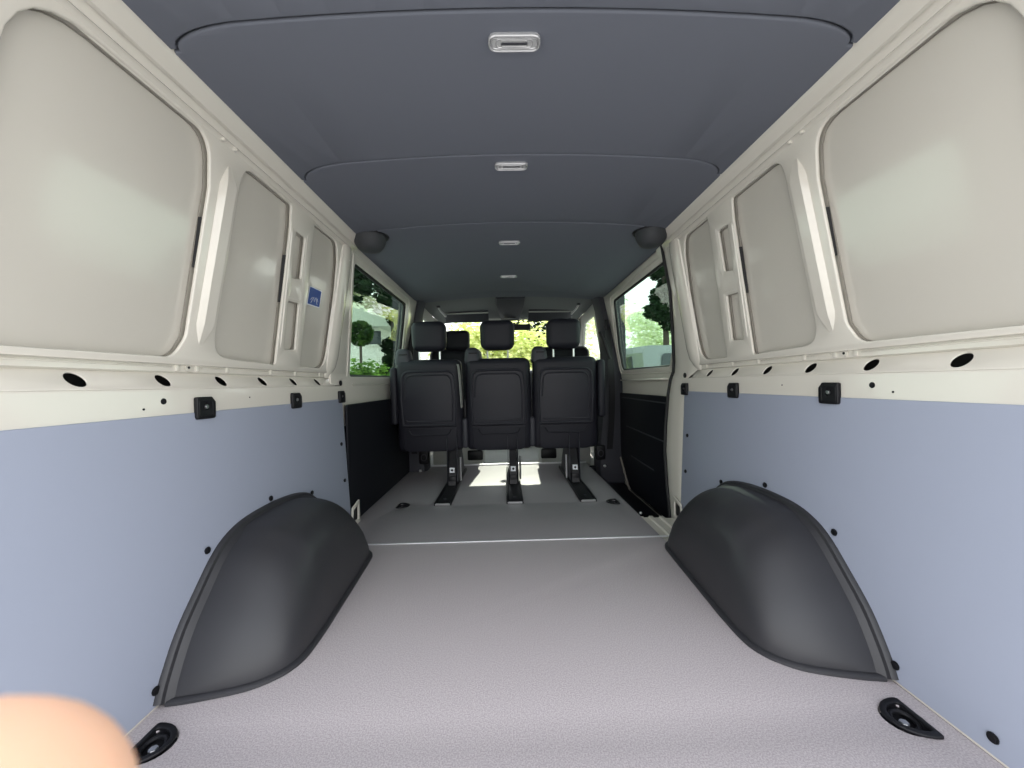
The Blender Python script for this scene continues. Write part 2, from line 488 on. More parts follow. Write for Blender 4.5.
# ---- floor
DEYE = rpoly([(.032-.068*math.sin(PI*k/14)**.9, -.049*math.cos(PI*k/14)) for k in range(15)], [.022]+[.004]*13+[.022], 5)
def deye(cx, cy, s): return [(cx+s*p[0], cy+p[1]) for p in DEYE]
EYES = [(-.755, .782, -1), (.753, .780, 1), (-.655, 2.285, -1), (.562, 2.253, 1)]
SEAM = 1.738
fl_out = [(-.832, Y0), (.832, Y0), (.832, SEAM-.002), (-.832, SEAM-.002)]
fl_out = [(-.832, Y0), (.830, Y0), (.830, 1.645), (.640, 1.665), (.640, SEAM-.004), (-.832, SEAM-.004)]
bm = sheet([fl_out]+[circle(x, y, .039) for x, y, s in EYES[:2]], .018, .002)
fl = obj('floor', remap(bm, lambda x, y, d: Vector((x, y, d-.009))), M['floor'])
tag(fl, 'speckled grey cargo floor boards', 'floor', kind='structure')
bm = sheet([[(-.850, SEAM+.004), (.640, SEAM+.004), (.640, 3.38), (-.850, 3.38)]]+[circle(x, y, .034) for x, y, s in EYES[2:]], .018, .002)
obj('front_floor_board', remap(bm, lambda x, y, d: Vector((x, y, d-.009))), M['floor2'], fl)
bm = NB(); box(bm, (0, 2.4, -.06), (1.9, 4.0, .02))
bmesh.ops.transform(bm, matrix=Matrix.Translation((0, 0, -.09)), verts=bm.verts[:])
obj('underfloor', bm, M['pillar'], fl)
bm = sheet([[(-.83, SEAM-.005), (.71, SEAM-.005), (.71, SEAM+.005), (-.83, SEAM+.005)]], .005, .0015)
t2 = obj('trim_2', remap(bm, lambda x, y, d: Vector((x, y, d+.0005))), M['alu'])
tag(t2, 'thin bright joint strip across the cargo floor', 'floor strip', kind='structure')
bm = NB(); box(bm, (-.10, 3.375, .004), (1.48, .02, .016), .003)
t3 = obj('trim_3', bm, M['alu']); tag(t3, 'bright threshold strip at the front end of the cargo floor', 'floor strip', kind='structure')
for s in (-1, 1):
    bm = NB(); box(bm, (s*.8325, (Y0+.90)/2, .002), (.005, .90-Y0, .006), .001)
    t4 = obj('trim_%d' % (4 if s < 0 else 5), bm, M['paint'])
    tag(t4, 'narrow cream edge between floor and %s lining' % sides[s], 'floor edge', kind='structure')

# entry sill and step beside the sliding door
bm = NB()
strip(bm, [(.640, -.12), (.640, -.012), (.662, -.012), (.665, -.018), (.690, -.018), (.694, -.010), (.710, -.010), (.714, -.020), (.745, -.020),
           (.749, -.012), (.765, -.012), (.769, -.024), (.84, -.024), (.90, -.024)], 1.60, 2.035, 1)
sill = obj('door_sill', bm, M['paint']); tag(sill, 'ridged white entry sill at the rear end of the sliding door opening', 'door sill', kind='structure')
bm = NB()
strip(bm, [(.642, .0), (.655, -.004), (.660, -.10), (.70, -.125), (.90, -.13)], 2.035, 3.20, 1)
strip(bm, [(.642, -.13), (.642, -.012), (.90, -.024), (.90, -.13)], 2.035, 2.0355, 1)
obj('step_well', bm, M['trim'], sill)
bm = NB(); ball(bm, (.655, 2.05, .0), .008)
obj('sill_screw', bm, M['steel'], sill)
bm = NB(); box(bm, (.655, 3.2, -.06), (.05, .02, .14), .004)
obj('step_end', bm, M['trim'], sill)

# ---- ceiling (headliner)
def cz(x, y=0): return 1.420-.036*(x/.70)**2
def seam(y, yc):
    """rounded panel end: outline points from x=-.70 to .70; centre line at y, outer ends at yc"""
    out = [(-.725, yc), (-.69, yc)]
    for k in range(9):
        a = PI/2*k/8
        out.append((-.685+.15*(1-math.cos(a)), yc+(y-yc)*math.sin(a)))
    for k in range(1, 12): out.append((-.535+1.07*k/12, y))
    out += [(-p[0], p[1]) for p in out[:11][::-1]]
    return out
seams = [None, seam(.752, .797), seam(1.226, 1.300), seam(1.742, 1.80), None]
def slice_x(bm, n=16, lo=-.72, hi=.72):
    for k in range(1, n):
        x = lo+(hi-lo)*k/n
        bmesh.ops.bisect_plane(bm, geom=bm.verts[:]+bm.edges[:]+bm.faces[:], plane_co=(x, 0, 0), plane_no=(1, 0, 0))
    return bm
ce = None
front_end = [(-.765, 3.12), (-.56, 3.12), (-.52, 3.06), (-.47, 3.035), (.47, 3.035), (.52, 3.06), (.56, 3.12), (.765, 3.12)]
for i in range(4):
    a = [(-.72, Y0), (.72, Y0)] if seams[i] is None else seams[i]
    b = [(-.72, 0), (.72, 0)] if seams[i+1] is None else seams[i+1]
    if i == 3: b = front_end
    poly = [(x, y+.0025) for x, y in a]+[(x, y-.0025) for x, y in b[::-1]]
    if i == 3: poly = [(-.765, 2.0), (-.765, 1.90)]+poly[1:]; k_ = poly.index(next(q for q in poly if q[0] > .72)); poly = poly[:k_]+[(.765, 1.90), (.765, 2.0)]+poly[k_+1:]
    bm = slice_x(sheet([poly], .010, .004))
    remap(bm, lambda x, y, d: Vector((x*1.0, y, cz(x)+d+.005)))
    if ce is None:
        ce = obj('ceiling', bm, M['headliner']); tag(ce, 'dark grey moulded headliner in sections with rounded seams', 'ceiling', kind='structure')
    else: obj('headliner_section', bm, M['headliner'], ce)
bm = NB(); rings = []
for k in range(17):
    x = -.80+1.6*k/16; rings.append([Vector((x, Y0, cz(x)+.014)), Vector((x, 3.3, cz(x)+.014))])
loft(bm, rings, False); obj('headliner_backing', bm, M['headliner'], ce)
bm = NB(); box(bm, (0, 2.2, 1.475), (1.75, 3.6, .02))
obj('roof_skin', bm, M['skin'], ce)
# cab headliner, lower towards the windscreen
bm = NB(); rings = []
for y, z0, hw in ((3.05, 1.455, .80), (3.4, 1.46, .80), (3.75, 1.44, .78), (4.05, 1.405, .74), (4.2, 1.385, .72)):
    rings.append([Vector((x*hw, y, z0-.03*abs(x)**3)) for x in (-1, -.75, -.5, -.25, 0, .25, .5, .75, 1)])
loft(bm, rings, False); obj('cab_headliner', bm, M['cabliner'], ce)
bm = NB(); box(bm, (0, 4.0, 1.50), (1.75, .9, .02)); obj('cab_roof', bm, M['skin'], ce)

# ------------------------------------------------------------------ things in the cargo bay
# linings
SCREWS = [(.872, .040), (1.046, .276), (1.332, .330), (1.603, .273), (1.915, .424), (1.922, .245), (.694, .037)]
for s in (-1, 1):
    nm = sides[s]
    bm = sheet([rpoly([(Y0+.01, .004), (1.968, .004), (1.968, .642), (Y0+.01, .642)], .006)], .005, .0015)
    p = obj('wall_lining', remap(bm, LN(s, -.0025)), M['lining'])
    tag(p, 'smooth blue-grey lining board on the lower %s wall' % nm, 'lining board')
    for y, z in SCREWS:
        bm = NB(); cyl(bm, (s*(lx(z)-.003), y, z), .0095, .006, 'x', 18, None)
        bmesh.ops.bevel(bm, geom=bm.edges[:], offset=.002, segments=2, affect='EDGES')
        obj('screw', bm, M['black'], p)

# square brackets on the belt line
def make_bracket(s, y, label):
    r = thing('tie_down_bracket', (s*.866, y, .653), label, 'bracket', 'square tie-down brackets on the wall lining edges')
    xs = s
    body = rpoly([(-.033, -.030), (.033, -.030), (.033, .016), (.020, .030), (-.033, .030)], [.008, .008, .006, .006, .006])
    bm = sheet([body, circle(0, .003, .008)], .012, .003)
    plate = obj('plate', remap(bm, lambda a, b, d: Vector((s*(.861-d+.0), y+a, .653+b))), M['black'], r)
    bm = sheet([rrect(0, .0, .050, .046, .006), rrect(0, .0, .044, .040, .005)], .003, .001)
    obj('raised_edge', remap(bm, lambda a, b, d: Vector((s*(.8555-d), y+a-.003, .652+b))), M['black'], r)
    bm = NB(); cyl(bm, (s*.860, y, .656), .0062, .012, 'x', 12)
    bmesh.ops.bevel(bm, geom=bm.edges[:], offset=.0015, segments=2, affect='EDGES')
    obj('bolt', bm, M['steel'], r)
    return r
for s in (-1, 1):
    pos = ['largest, by the biggest wall panel', 'middle of three, under the narrow panels', 'farthest, at the window pillar']
    b0 = make_bracket(s, 1.075, 'black square bracket with bolt on %s lining edge, %s' % (sides[s], pos[0]))
    for y, q in ((1.537, pos[1]), (1.958, pos[2])):
        dup(b0, (s*.866, y, .653), 'black square bracket with bolt on %s lining edge, %s' % (sides[s], q))

# wheel arch covers
def interp(tab, y):
    for (a, b), (c, d) in zip(tab[:-1], tab[1:]):
        if y <= c:
            t = (y-a)/(c-a) if c > a else 0; t = max(0, min(1, t)); return b+(d-b)*t
    return tab[-1][1]
def smoothtab(tab, n=3):
    # Catmull-Rom resample
    out = []
    for i in range(len(tab)-1):
        p0 = tab[max(i-1, 0)]; p1 = tab[i]; p2 = tab[i+1]; p3 = tab[min(i+2, len(tab)-1)]
        for k in range(6):
            t = k/6
            out.append(tuple(.5*((2*p1[j])+(-p0[j]+p2[j])*t+(2*p0[j]-5*p1[j]+4*p2[j]-p3[j])*t*t+(-p0[j]+3*p1[j]-3*p2[j]+p3[j])*t**3) for j in (0, 1)))
    out.append(tab[-1]); return out
HT = smoothtab([(.885, .0), (.905, .042), (.95, .112), (1.009, .175), (1.07, .234), (1.12, .265), (1.19, .285), (1.30, .292), (1.42, .288), (1.53, .270), (1.60, .235), (1.655, .180), (1.70, .110), (1.735, 0)])
BT = smoothtab([(.885, .012), (.895, .07), (.920, .160), (.950, .206), (.985, .232), (1.03, .243), (1.12, .243), (1.21, .238), (1.40, .226), (1.56, .215), (1.62, .207), (1.66, .18), (1.70, .12), (1.735, .05)])
for s in (-1, 1):
    nm = sides[s]
    near = 'left' if s < 0 else 'right'
    bm = NB(); rings = []
    N = 56; K = 22
    for i in range(N+1):
        u = i/N; y = .885+.85*u
        h = interp(HT, y); b = interp(BT, y)
        ring = []
        nexp = 2.3+1.2*min(1, max(0, (y-.95)/.35))
        for k in range(K+1):
            a = PI/2*k/K
            c, sn = math.cos(a), math.sin(a)
            d = b*(sn**(2/nexp)); z = h*(c**(2/nexp))
            # shallow raised pocket on the forward upper half
            e = max(0, min(1, (y-1.13)/.04))*max(0, min(1, (z/max(h, .01)-.62)/.08))
            d2 = d*(1+.018*e)
            q = max(0, min(1, (y-1.22)/.12))*.10*min(1, d/.22)**1.5
            z2 = (interp(HT, min(1.735, y+q))/max(h, .001) if h > .001 else 0)*z+.006*e*(1-min(1, max(0, (y-1.45)/.1)))
            ring.append(Vector((s*(lx(z2)-.003-d2), y, max(.004, z2+.004))))
        rings.append(ring)
    loft(bm, rings, False)
    cv = obj('wheel_arch_cover', bm, M['arch'], None, ang=60)
    tag(cv, 'black plastic wheel arch cover on the floor against the %s lining' % nm, 'wheel arch cover')
    # rims: along the wall and along the floor
    bm = NB(); rings = []
    pth = [(y, z) for y, z in HT]
    for i, (y, z) in enumerate(pth):
        a = Vector(pth[max(i-1, 0)]); b = Vector(pth[min(i+1, len(pth)-1)]); t = (b-a).normalized(); q = Vector((-t.y, t.x))
        ring = []
        for o, d in ((.022, -.002), (.022, .007), (.018, .013), (.010, .015), (.002, .026), (-.008, .034), (-.022, .031), (-.024, -.002)):
            yy, zz = y+q.x*o, max(.002, z+q.y*o+.003)
            ring.append(Vector((s*(lx(zz)-d), yy, zz)))
        rings.append(ring)
    loft(bm, rings)
    obj('wall_rim', bm, M['arch'], cv)
    bm = NB(); rings = []
    fp = [(lx(0)-.003-b, y) for y, b in BT]
    for i, (x, y) in enumerate(fp):
        a = Vector(fp[max(i-1, 0)]); b = Vector(fp[min(i+1, len(fp)-1)]); t = (b-a).normalized(); q = Vector((-t.y, t.x))
        ring = []
        for o, z in ((-.010, .002), (-.010, .010), (0, .012), (.006, .010), (.010, .007), (.011, .001)):
            ring.append(Vector((s*(x+q.x*o), y+q.y*o, z)))
        rings.append(ring)
    loft(bm, rings)
    obj('floor_rim', bm, M['arch'], cv)
    for y, dd in ((1.225, .045), (1.46, .04)):
        bm = NB(); ball(bm, (s*(lx(.3)-dd), y, interp(HT, y)+.004), .0095, (1, 1.3, .35), 12, 8)
        obj('clip', bm, M['pillar'], cv)

# recessed lashing eyes
def make_eye(x, y, s, label):
    r = thing('lashing_eye', (x, y, 0), label, 'lashing point', 'recessed lashing eyes in the floor')
    out = deye(x, y, s); inn = [(x+(p[0]-x)*.70, y+(p[1]-y)*.70) for p in out]
    bm = sheet([out, inn], .006, .0022)
    obj('rim', remap(bm, lambda a, b, d: Vector((a, b, d+.0032))), M['black'], r)
    bm = NB(); rings = []
    for f, z in ((.75, .004), (.70, -.004), (.60, -.014), (.35, -.020), (.05, -.021)):
        rings.append([Vector((x+(p[0]-x)*f, y+(p[1]-y)*f, z)) for p in out])
    loft(bm, rings, True, False); obj('bowl', bm, M['black'], r)
    bm = NB(); tube(bm, [Vector((x+.021*math.cos(a), y+.021*math.sin(a), -.004+.003*math.sin(a))) for a in [2*PI*k/20 for k in range(20)]], .0042, 8, True)
    obj('ring', bm, M['black'], r)
    bm = NB(); cyl(bm, (x, y, -.012), .009, .014, 'z', 6)
    bmesh.ops.bevel(bm, geom=bm.edges[:], offset=.0015, segments=2, affect='EDGES')
    obj('bolt', bm, M['steel'], r)
    return r
el = make_eye(*EYES[0], 'black recessed lashing eye in the floor by the finger, beside left lining')
er = make_eye(*EYES[1], 'black recessed lashing eye in the floor beside the right lining')
dup(el, (EYES[2][0], EYES[2][1], 0), 'small black lashing eye on the front floor board left of the bench legs')
dup(er, (EYES[3][0], EYES[3][1], 0), 'small black lashing eye on the front floor board by the sliding door step')

# dome lamps
def make_lamp(y, label):
    z = cz(0)-.001
    r = thing('ceiling_lamp', (-.007, y, z), label, 'ceiling lamp', 'oval dome lamps along the headliner')
    out = rrect(-.007, y, .110, .042, .019, 8); inn = rrect(-.007, y, .100, .032, .0145, 8)
    bm = sheet([out, inn], .010, .003); obj('frame', remap(bm, lambda a, b, d: Vector((a, b, z-.003+d))), M['lampframe'], r)
    bm = sheet([rrect(-.007, y, .102, .034, .015, 8)], .006, .002)
    ln = obj('lens', remap(bm, lambda a, b, d: Vector((a, b, z-.002+d))), M['lens'], r)
    for f in (1, .78, .56):
        bm = NB(); tube(bm, [Vector((p[0], p[1], z-.0055)) for p in rrect(-.007, y, .092*f+.004, .026*f, .0122*f, 6)], .0016, 6, True)
        obj('lens_ridge', bm, M['lampframe'], ln)
    bm = NB(); box(bm, (-.007, y, z-.006), (.055, .0035, .004), .001); obj('switch_slot', bm, M['pillar'], r)
    return r
lp = make_lamp(.819, 'oval dome lamp on headliner, the largest and nearest of four')
for y, l in ((1.285, 'oval dome lamp on headliner, second of four, past the second seam'), (1.984, 'oval dome lamp on headliner, third of four, between the round side caps and front'),
             (2.61, 'oval dome lamp on headliner, smallest of four, just before the headliner edge')):
    dup(lp, (-.007, y, cz(0)-.001), l)

# round caps where the headliner meets the pillars
for s in (-1, 1):
    c = Vector((s*.655, 1.815, 1.398))
    bm = NB(); ball(bm, c, .078, (.95, .98, 1.12), 28, 18)
    for v in bm.verts:
        if v.co.z < 1.332: v.co.z = 1.332-(1.332-v.co.z)*.4
    bmesh.ops.bisect_plane(bm, geom=bm.verts[:]+bm.edges[:]+bm.faces[:], plane_co=(0, 0, 1.412), plane_no=(0, 0, 1), clear_outer=True)
    o = obj('headliner_dome', bm, M['dome'], None, ang=60)
    tag(o, 'round dark cap at the %s headliner edge above the window pillar' % sides[s], 'trim cap', 'round caps at the headliner edges')
    bm = NB(); tube(bm, [c+Vector((.081*math.cos(a), .077*math.sin(a), -.002)) for a in [2*PI*k/28 for k in range(28)]], .006, 8, True)
    obj('cap_rim', bm, M['black'], o)

# blue sticker on the left wall skin
st = rpoly([(1.592, 1.040), (1.700, 1.044), (1.696, 1.118), (1.592, 1.116)], .004)
bm = sheet([st], .0012); sk = obj('sticker', remap(bm, W(-1, -.0143)), M['white'])
tag(sk, 'small blue sticker with pale border and white emblem on the left wall', 'sticker')
cy_, cz_ = 1.645, 1.080
st2 = [(cy_+(p[0]-cy_)*.90, cz_+(p[1]-cz_)*.88) for p in st]
bm = sheet([st2], .0008); obj('blue_field', remap(bm, W(-1, -.0135)), M['blue'], sk)
bm = NB(); f = lambda a, b, c, g=W(-1, -.0128): g(a+.014, b-.006, c)
tube(bm, [f(1.606, 1.058, 0), f(1.622, 1.084, 0), f(1.632, 1.066, 0), f(1.640, 1.086, 0), f(1.658, 1.060, 0)], .0009, 5)
tube(bm, [f(1.600, 1.070, 0), f(1.612, 1.082, 0)], .001, 5); tube(bm, [f(1.650, 1.084, 0), f(1.662, 1.072, 0)], .001, 5)
obj('emblem', bm, M['white'], sk)

# painted loop brackets at the foot of the pillars
for s in (-1, 1):
    r0 = rpoly([(1.945, .005), (2.055, -.012), (2.048, .118), (1.955, .098)], .012); r1 = rpoly([(1.965, .028), (2.030, .018), (2.028, .092), (1.970, .080)], .008)
    if s > 0: r0 = [(y-.02, z-.02) for y, z in r0]; r1 = [(y-.02, z-.02) for y, z in r1]
    bm = sheet([r0, r1], .008, .003)
    o = obj('pillar_foot_loop', remap(bm, lambda y, z, d: Vector((s*(.822-d), y, z))), M['paint'])
    tag(o, 'small white painted metal loop at the foot of the %s pillar behind the wheel arch' % sides[s], 'bracket')
    bm = sheet([[(y, z) for y, z in r1]], .003)
    obj('dark_insert', remap(bm, lambda y, z, d: Vector((s*(.829-d), y, z))), M['rubber'], o)
    bm = NB(); ball(bm, (s*.815, r0[6][0], r0[6][1]+.01), .008, (1, 1, 1), 10, 8); obj('foot_screw', bm, M['steel'], o)

# ------------------------------------------------------------------ the bench seat
bench = thing('bench_seat', (-.1, 2.85, 0), 'black three-seat rear bench standing on three floor legs', 'bench seat')
TILT = Matrix.Rotation(math.radians(5), 4, 'X')
def bent(bm, cx):
    """lean the backrest: rotate about its foot"""
    piv = Vector((cx, 2.745, .25))
    bmesh.ops.transform(bm, matrix=Matrix.Translation(piv) @ TILT @ Matrix.Translation(-piv), verts=bm.verts[:])
    return bm
XS = (-.575, -.095, .372)
for n, cx in enumerate(XS):
    wdt = .468
    # cushion of the backrest, narrower at the top
    bm = NB(); box(bm, (cx, 2.80, .556), (wdt, .13, .645), .045, 5)
    for v in bm.verts:
        t = max(0, (v.co.z-.62)/.26); v.co.x = cx+(v.co.x-cx)*(1-.06*t*t)
    br = obj('backrest', bent(bm, cx), M['seat'], bench, ang=50)
    # moulded shell with a raised rim
    sh = [(cx-.182, .425), (cx+.182, .425), (cx+.190, .62), (cx+.176, .800), (cx-.176, .800), (cx-.190, .62)]
    outl = rpoly(sh, [.02, .02, .1, .06, .06, .1])
    inl = [(cx+(p[0]-cx)*.87, .60+(p[1]-.60)*.87) for p in outl]
    bm = sheet([outl], .012, .004); remap(bm, lambda a, b, d: Vector((a, 2.735-d, b)))
    shl = obj('back_shell', bent(bm, cx), M['seatback'], br)
    bm = NB(); tube(bm, [Vector((p[0], 2.727, p[1])) for p in outl], .0085, 8, True)
    obj('shell_rim', bent(bm, cx), M['seatback'], br)
    bm = NB(); tube(bm, [Vector((p[0], 2.730, p[1])) for p in inl if p[1] > .45], .006, 8)
    obj('shell_moulding', bent(bm, cx), M['seatback'], br)
    low = rpoly([(cx-.186, .238), (cx+.186, .238), (cx+.188, .412), (cx-.188, .412)], [.05, .05, .015, .015])
    bm = sheet([low], .014, .006); remap(bm, lambda a, b, d: Vector((a, 2.737-d, b)))
    obj('lower_shell', bent(bm, cx), M['seat'], br)
    bm = NB(); cur = rpoly([(cx-.150, .395), (cx-.125, .355), (cx+.125, .355), (cx+.150, .395)], [0, .03, .03, 0])
    tube(bm, [Vector((p[0], 2.729, p[1])) for p in cur], .005, 6)
    obj('lower_moulding', bent(bm, cx), M['seat'], br)
    # seat cushion
    bm = NB(); box(bm, (cx, 2.97, .425), (wdt, .38, .13), .04, 4)
    obj('seat_cushion', bm, M['seat'], bench, ang=50)
    # head restraint
    bm = NB(); box(bm, (cx, 2.765, 1.043), (.248, .110, .212), .046, 5)
    for v in bm.verts:
        t = (v.co.z-1.045)/.10; v.co.x = cx+(v.co.x-cx)*(1-.10*max(0, -t)**2-.06*max(0, t)**2); v.co.y += -.008*t
    hr = obj('headrest', bm, M['seat'], bench, ang=50)
    for d in (-.072, .072):
        bm = NB(); tube(bm, [Vector((cx+d, 2.765, .83)), Vector((cx+d, 2.768, .98))], .0065, 10)
        obj('headrest_post', bm, M['steel'], hr)
    # belt outlet on the left shoulder
    bm = NB(); box(bm, (cx-.175, 2.75, .895), (.115, .11, .125), .032, 4)
    for v in bm.verts:
        t = max(0, (v.co.z-.88)/.06); v.co.x += .012*t*(1 if v.co.x > cx-.17 else .6)*(-1 if v.co.x > cx-.17 else 1)
    bg = obj('belt_guide', bm, M['pillar'], bench, ang=50)
    bm = NB(); box(bm, (cx-.17, 2.6945, .915), (.06, .006, .010), .002); obj('belt_slot', bm, M['black'], bg)
    # belt strap down to the buckle on the right side
    bm = NB(); rings = []
    for t in range(9):
        u = t/8
        x = cx+.205+.020*u; z = .845-.30*u*u
        rings.append([Vector((x-.003, 2.70+.0*u, z)), Vector((x+.003, 2.76, z)), Vector((x+.005, 2.76, z)), Vector((x-.001, 2.70, z))])
    if n == 0:
        loft(bm, rings); obj('seat_belt', bent(bm, cx), M['greybox'], bench)
    else: bm.free()
# connectors between the backs
for x in ((XS[0]+XS[1])/2, (XS[1]+XS[2])/2):
    bm = NB(); box(bm, (x, 2.755, .36), (.040, .05, .21), .014, 3); obj('joint_cover', bm, M['pillar'], bench)
    bm = NB(); box(bm, (x, 2.79, .52), (.020, .04, .14), .006, 2); obj('hinge', bm, M['black'], bench)
bm = NB(); box(bm, (-.10, 2.92, .355), (1.36, .36, .05), .02, 3); obj('seat_base', bm, M['pillar'], bench)
# side pads
bm = NB(); box(bm, (XS[2]+.250, 2.74, .655), (.050, .12, .40), .018, 3); obj('armrest', bm, M['seat'], bench)
bm = NB(); box(bm, (XS[0]-.245, 2.77, .63), (.050, .14, .40), .02, 3); obj('armrest', bm, M['seat'], bench)
# legs on floor rails
LEGS = (-.425, -.004, .425)
rail0 = None
for n, x in enumerate(LEGS):
    bm = NB()
    sk_ = (-.010, .0, .010)[n]
    loft(bm, [[Vector((x+a*.025, 2.70+q+b_*.028, z)) for a, b_ in ((-1, -1), (1, -1), (1, 1), (-1, 1))] for q, z in ((0, .012), (.02, .08), (.06, .17), (.11, .25), (.12, .35))])
    box(bm, (x, 2.93, .045), (.055, .50, .055), .008, 2)
    lg = obj('leg', bm, M['black'], bench)
    for d in (-.034, .034):
        bm = NB(); pl = [(2.69, .02), (3.14, .02), (3.10, .09), (2.88, .34), (2.70, .34)]
        join(bm, remap(sheet([rpoly(pl, .015)], .004, .001), lambda a, b, q: Vector((x+d+q, a, b))))
        obj('side_plate', bm, M['pillar'], lg)
    bm = NB(); tube(bm, [Vector((x+(.052 if n < 1 else -.052 if n > 1 else .05), 2.74, .03)), Vector((x+(.052 if n < 1 else -.052 if n > 1 else .05), 2.75, .19))], .007, 8)
    obj('release_rod', bm, M['steel'], lg)
    bm = NB(); box(bm, (x, 2.694, .112), (.034, .006, .034), .0005, 1); sq = obj('label_plate', bm, M['white'], lg)
    bm = NB(); g = bmesh.ops.create_cone(bm, cap_ends=True, segments=4, radius1=.010, radius2=.010, depth=.001)
    bmesh.ops.transform(bm, matrix=Matrix.Translation((x, 2.6907, .112)) @ Matrix.Rotation(PI/2, 4, 'X'), verts=g['verts'])
    obj('label_mark', bm, M['black'], lg)
# floor rails, things of their own under the legs
for n, x in enumerate(LEGS):
    rl = thing('floor_rail', (x, 2.7, 0), ['black seat rail on the floor under the left bench leg', 'black seat rail on the floor under the middle bench leg',
               'black seat rail on the floor under the right bench leg'][n], 'floor rail', 'seat rails under the bench')
    bm = NB(); box(bm, (x, 2.73, .0065), (.100, .93, .011), .004, 2); obj('channel', bm, M['black'], rl)
    for d in (-.042, .042):
        bm = NB(); box(bm, (x+d, 2.73, .015), (.012, .93, .010), .003, 2); obj('rail_edge', bm, M['black'], rl)
    bm = NB(); cyl(bm, (x, 2.36, .0145), .009, .006, 'z', 16); obj('bolt', bm, M['pillar'], rl)
    bm = NB(); box(bm, (x, 2.268, .008), (.088, .008, .012), .002, 1); obj('end_cap', bm, M['steel'], rl)

# ------------------------------------------------------------------ middle pillars and the cab
for s in (-1, 1):
    nm = sides[s]
    bm = NB()
    sec = [(.70, 1.44), (.735, 1.30), (.77, 1.05), (.775, .75), (.735, .45), (.705, .20), (.70, 0.0), (.70, -.13)]
    rings = []
    for x, z in sec:
        x2 = .90; x0 = x
        rings.append([Vector((s*x0, 3.34, z)), Vector((s*x0, 3.22, z)), Vector((s*(x0+.02), 3.185, z)), Vector((s*x2, 3.17, z)), Vector((s*.95, 3.19, z)), Vector((s*.95, 3.36, z)), Vector((s*x2, 3.36, z))])
    loft(bm, rings)
    p = obj('pillar_trim', bm, M['pillar']); tag(p, 'dark grey middle pillar cover between cargo bay and cab on the %s' % nm, 'pillar trim')
    # belt, height slider and lower cover
    bm = NB(); box(bm, (s*.785, 3.165, 1.16), (.03, .03, .09), .010, 3); obj('belt_slider', bm, M['black'], p)
    bm = NB(); rings = []
    for t in range(11):
        u = t/10; z = 1.15-1.0*u; x = .790+.03*math.sin(u*PI)
        rings.append([Vector((s*(x-.024), 3.155, z)), Vector((s*(x+.024), 3.157, z)), Vector((s*(x+.024), 3.160, z)), Vector((s*(x-.024), 3.158, z))])
    loft(bm, rings); obj('seat_belt', bm, M['black'], p)
    bm = NB(); box(bm, (s*.72, 3.20, .12), (.085, .06, .125), .018, 3); lc = obj('latch_cover', bm, M['black'], p)
    bm = NB(); tube(bm, [Vector((s*.72+.022*math.cos(a), 3.168, .115+.026*math.sin(a))) for a in [2*PI*k/18 for k in range(18)]], .004, 6, True)
    obj('latch_ring', bm, M['pillar'], lc)
    bm = NB(); tube(bm, [Vector((s*.72, 3.13, 1.10)), Vector((s*.755, 3.115, 1.02)), Vector((s*.80, 3.12, .88))], .012, 8)
    if s > 0: obj('grab_handle', bm, M['black'], p)
    else: bm.free()
    bm = NB(); ball(bm, (s*.75, 3.17, .01), .012); obj('foot_screw', bm, M['steel'], p)
    # cab side: front door with window
    outer = [(3.30, -.15), (4.75, -.15), (4.75, .98), (4.15, 1.40), (3.30, 1.42)]
    hole = rpoly([(3.52, .80), (4.60, .80), (4.60, .95), (4.10, 1.31), (3.62, 1.32)], .03)
    bm = sheet([outer, hole], .03, .008)
    d = obj('door_%d' % (2 if s < 0 else 3), remap(bm, lambda y, z, q: Vector((s*(min(.93, wx(z)+.03)-q), y, z))), M['greybox'])
    tag(d, 'grey front cab door on the %s beyond the bench' % nm, 'door', kind='structure')
    bm = sheet([[(cy, c2) for cy, c2 in hole]], .004)
    g = obj('window_%d' % (3 if s < 0 else 4), remap(bm, lambda y, z, q: Vector((s*(min(.93, wx(z)+.03)+.004-q), y, z))), M['glass_w'])
    tag(g, 'side window of the front cab door on the %s' % nm, 'window', kind='structure')
    # A pillar
    bm = NB(); tube(bm, [Vector((s*.74, 4.15, 1.41)), Vector((s*.80, 4.6, 1.16)), Vector((s*.86, 5.05, .90))], .05, 8)
    a = obj('trim_%d' % (6 if s < 0 else 7), bm, M['greybox']); tag(a, 'windscreen pillar trim on the %s' % nm, 'trim', kind='structure')

# windscreen
bm = NB(); vs = [bm.verts.new(p) for p in ((-.76, 4.17, 1.40), (.76, 4.17, 1.40), (.86, 5.02, .90), (-.86, 5.02, .90))]; bm.faces.new(vs)
bmesh.ops.solidify(bm, geom=bm.faces[:], thickness=.005)
g = obj('window_5', bm, M['glass_w'], None, False); tag(g, 'windscreen of the cab with bright foliage beyond', 'window', kind='structure')
bm = NB(); box(bm, (0, 4.16, 1.40), (1.5, .06, .04), .012); obj('header_trim', bm, M['greybox'], g)

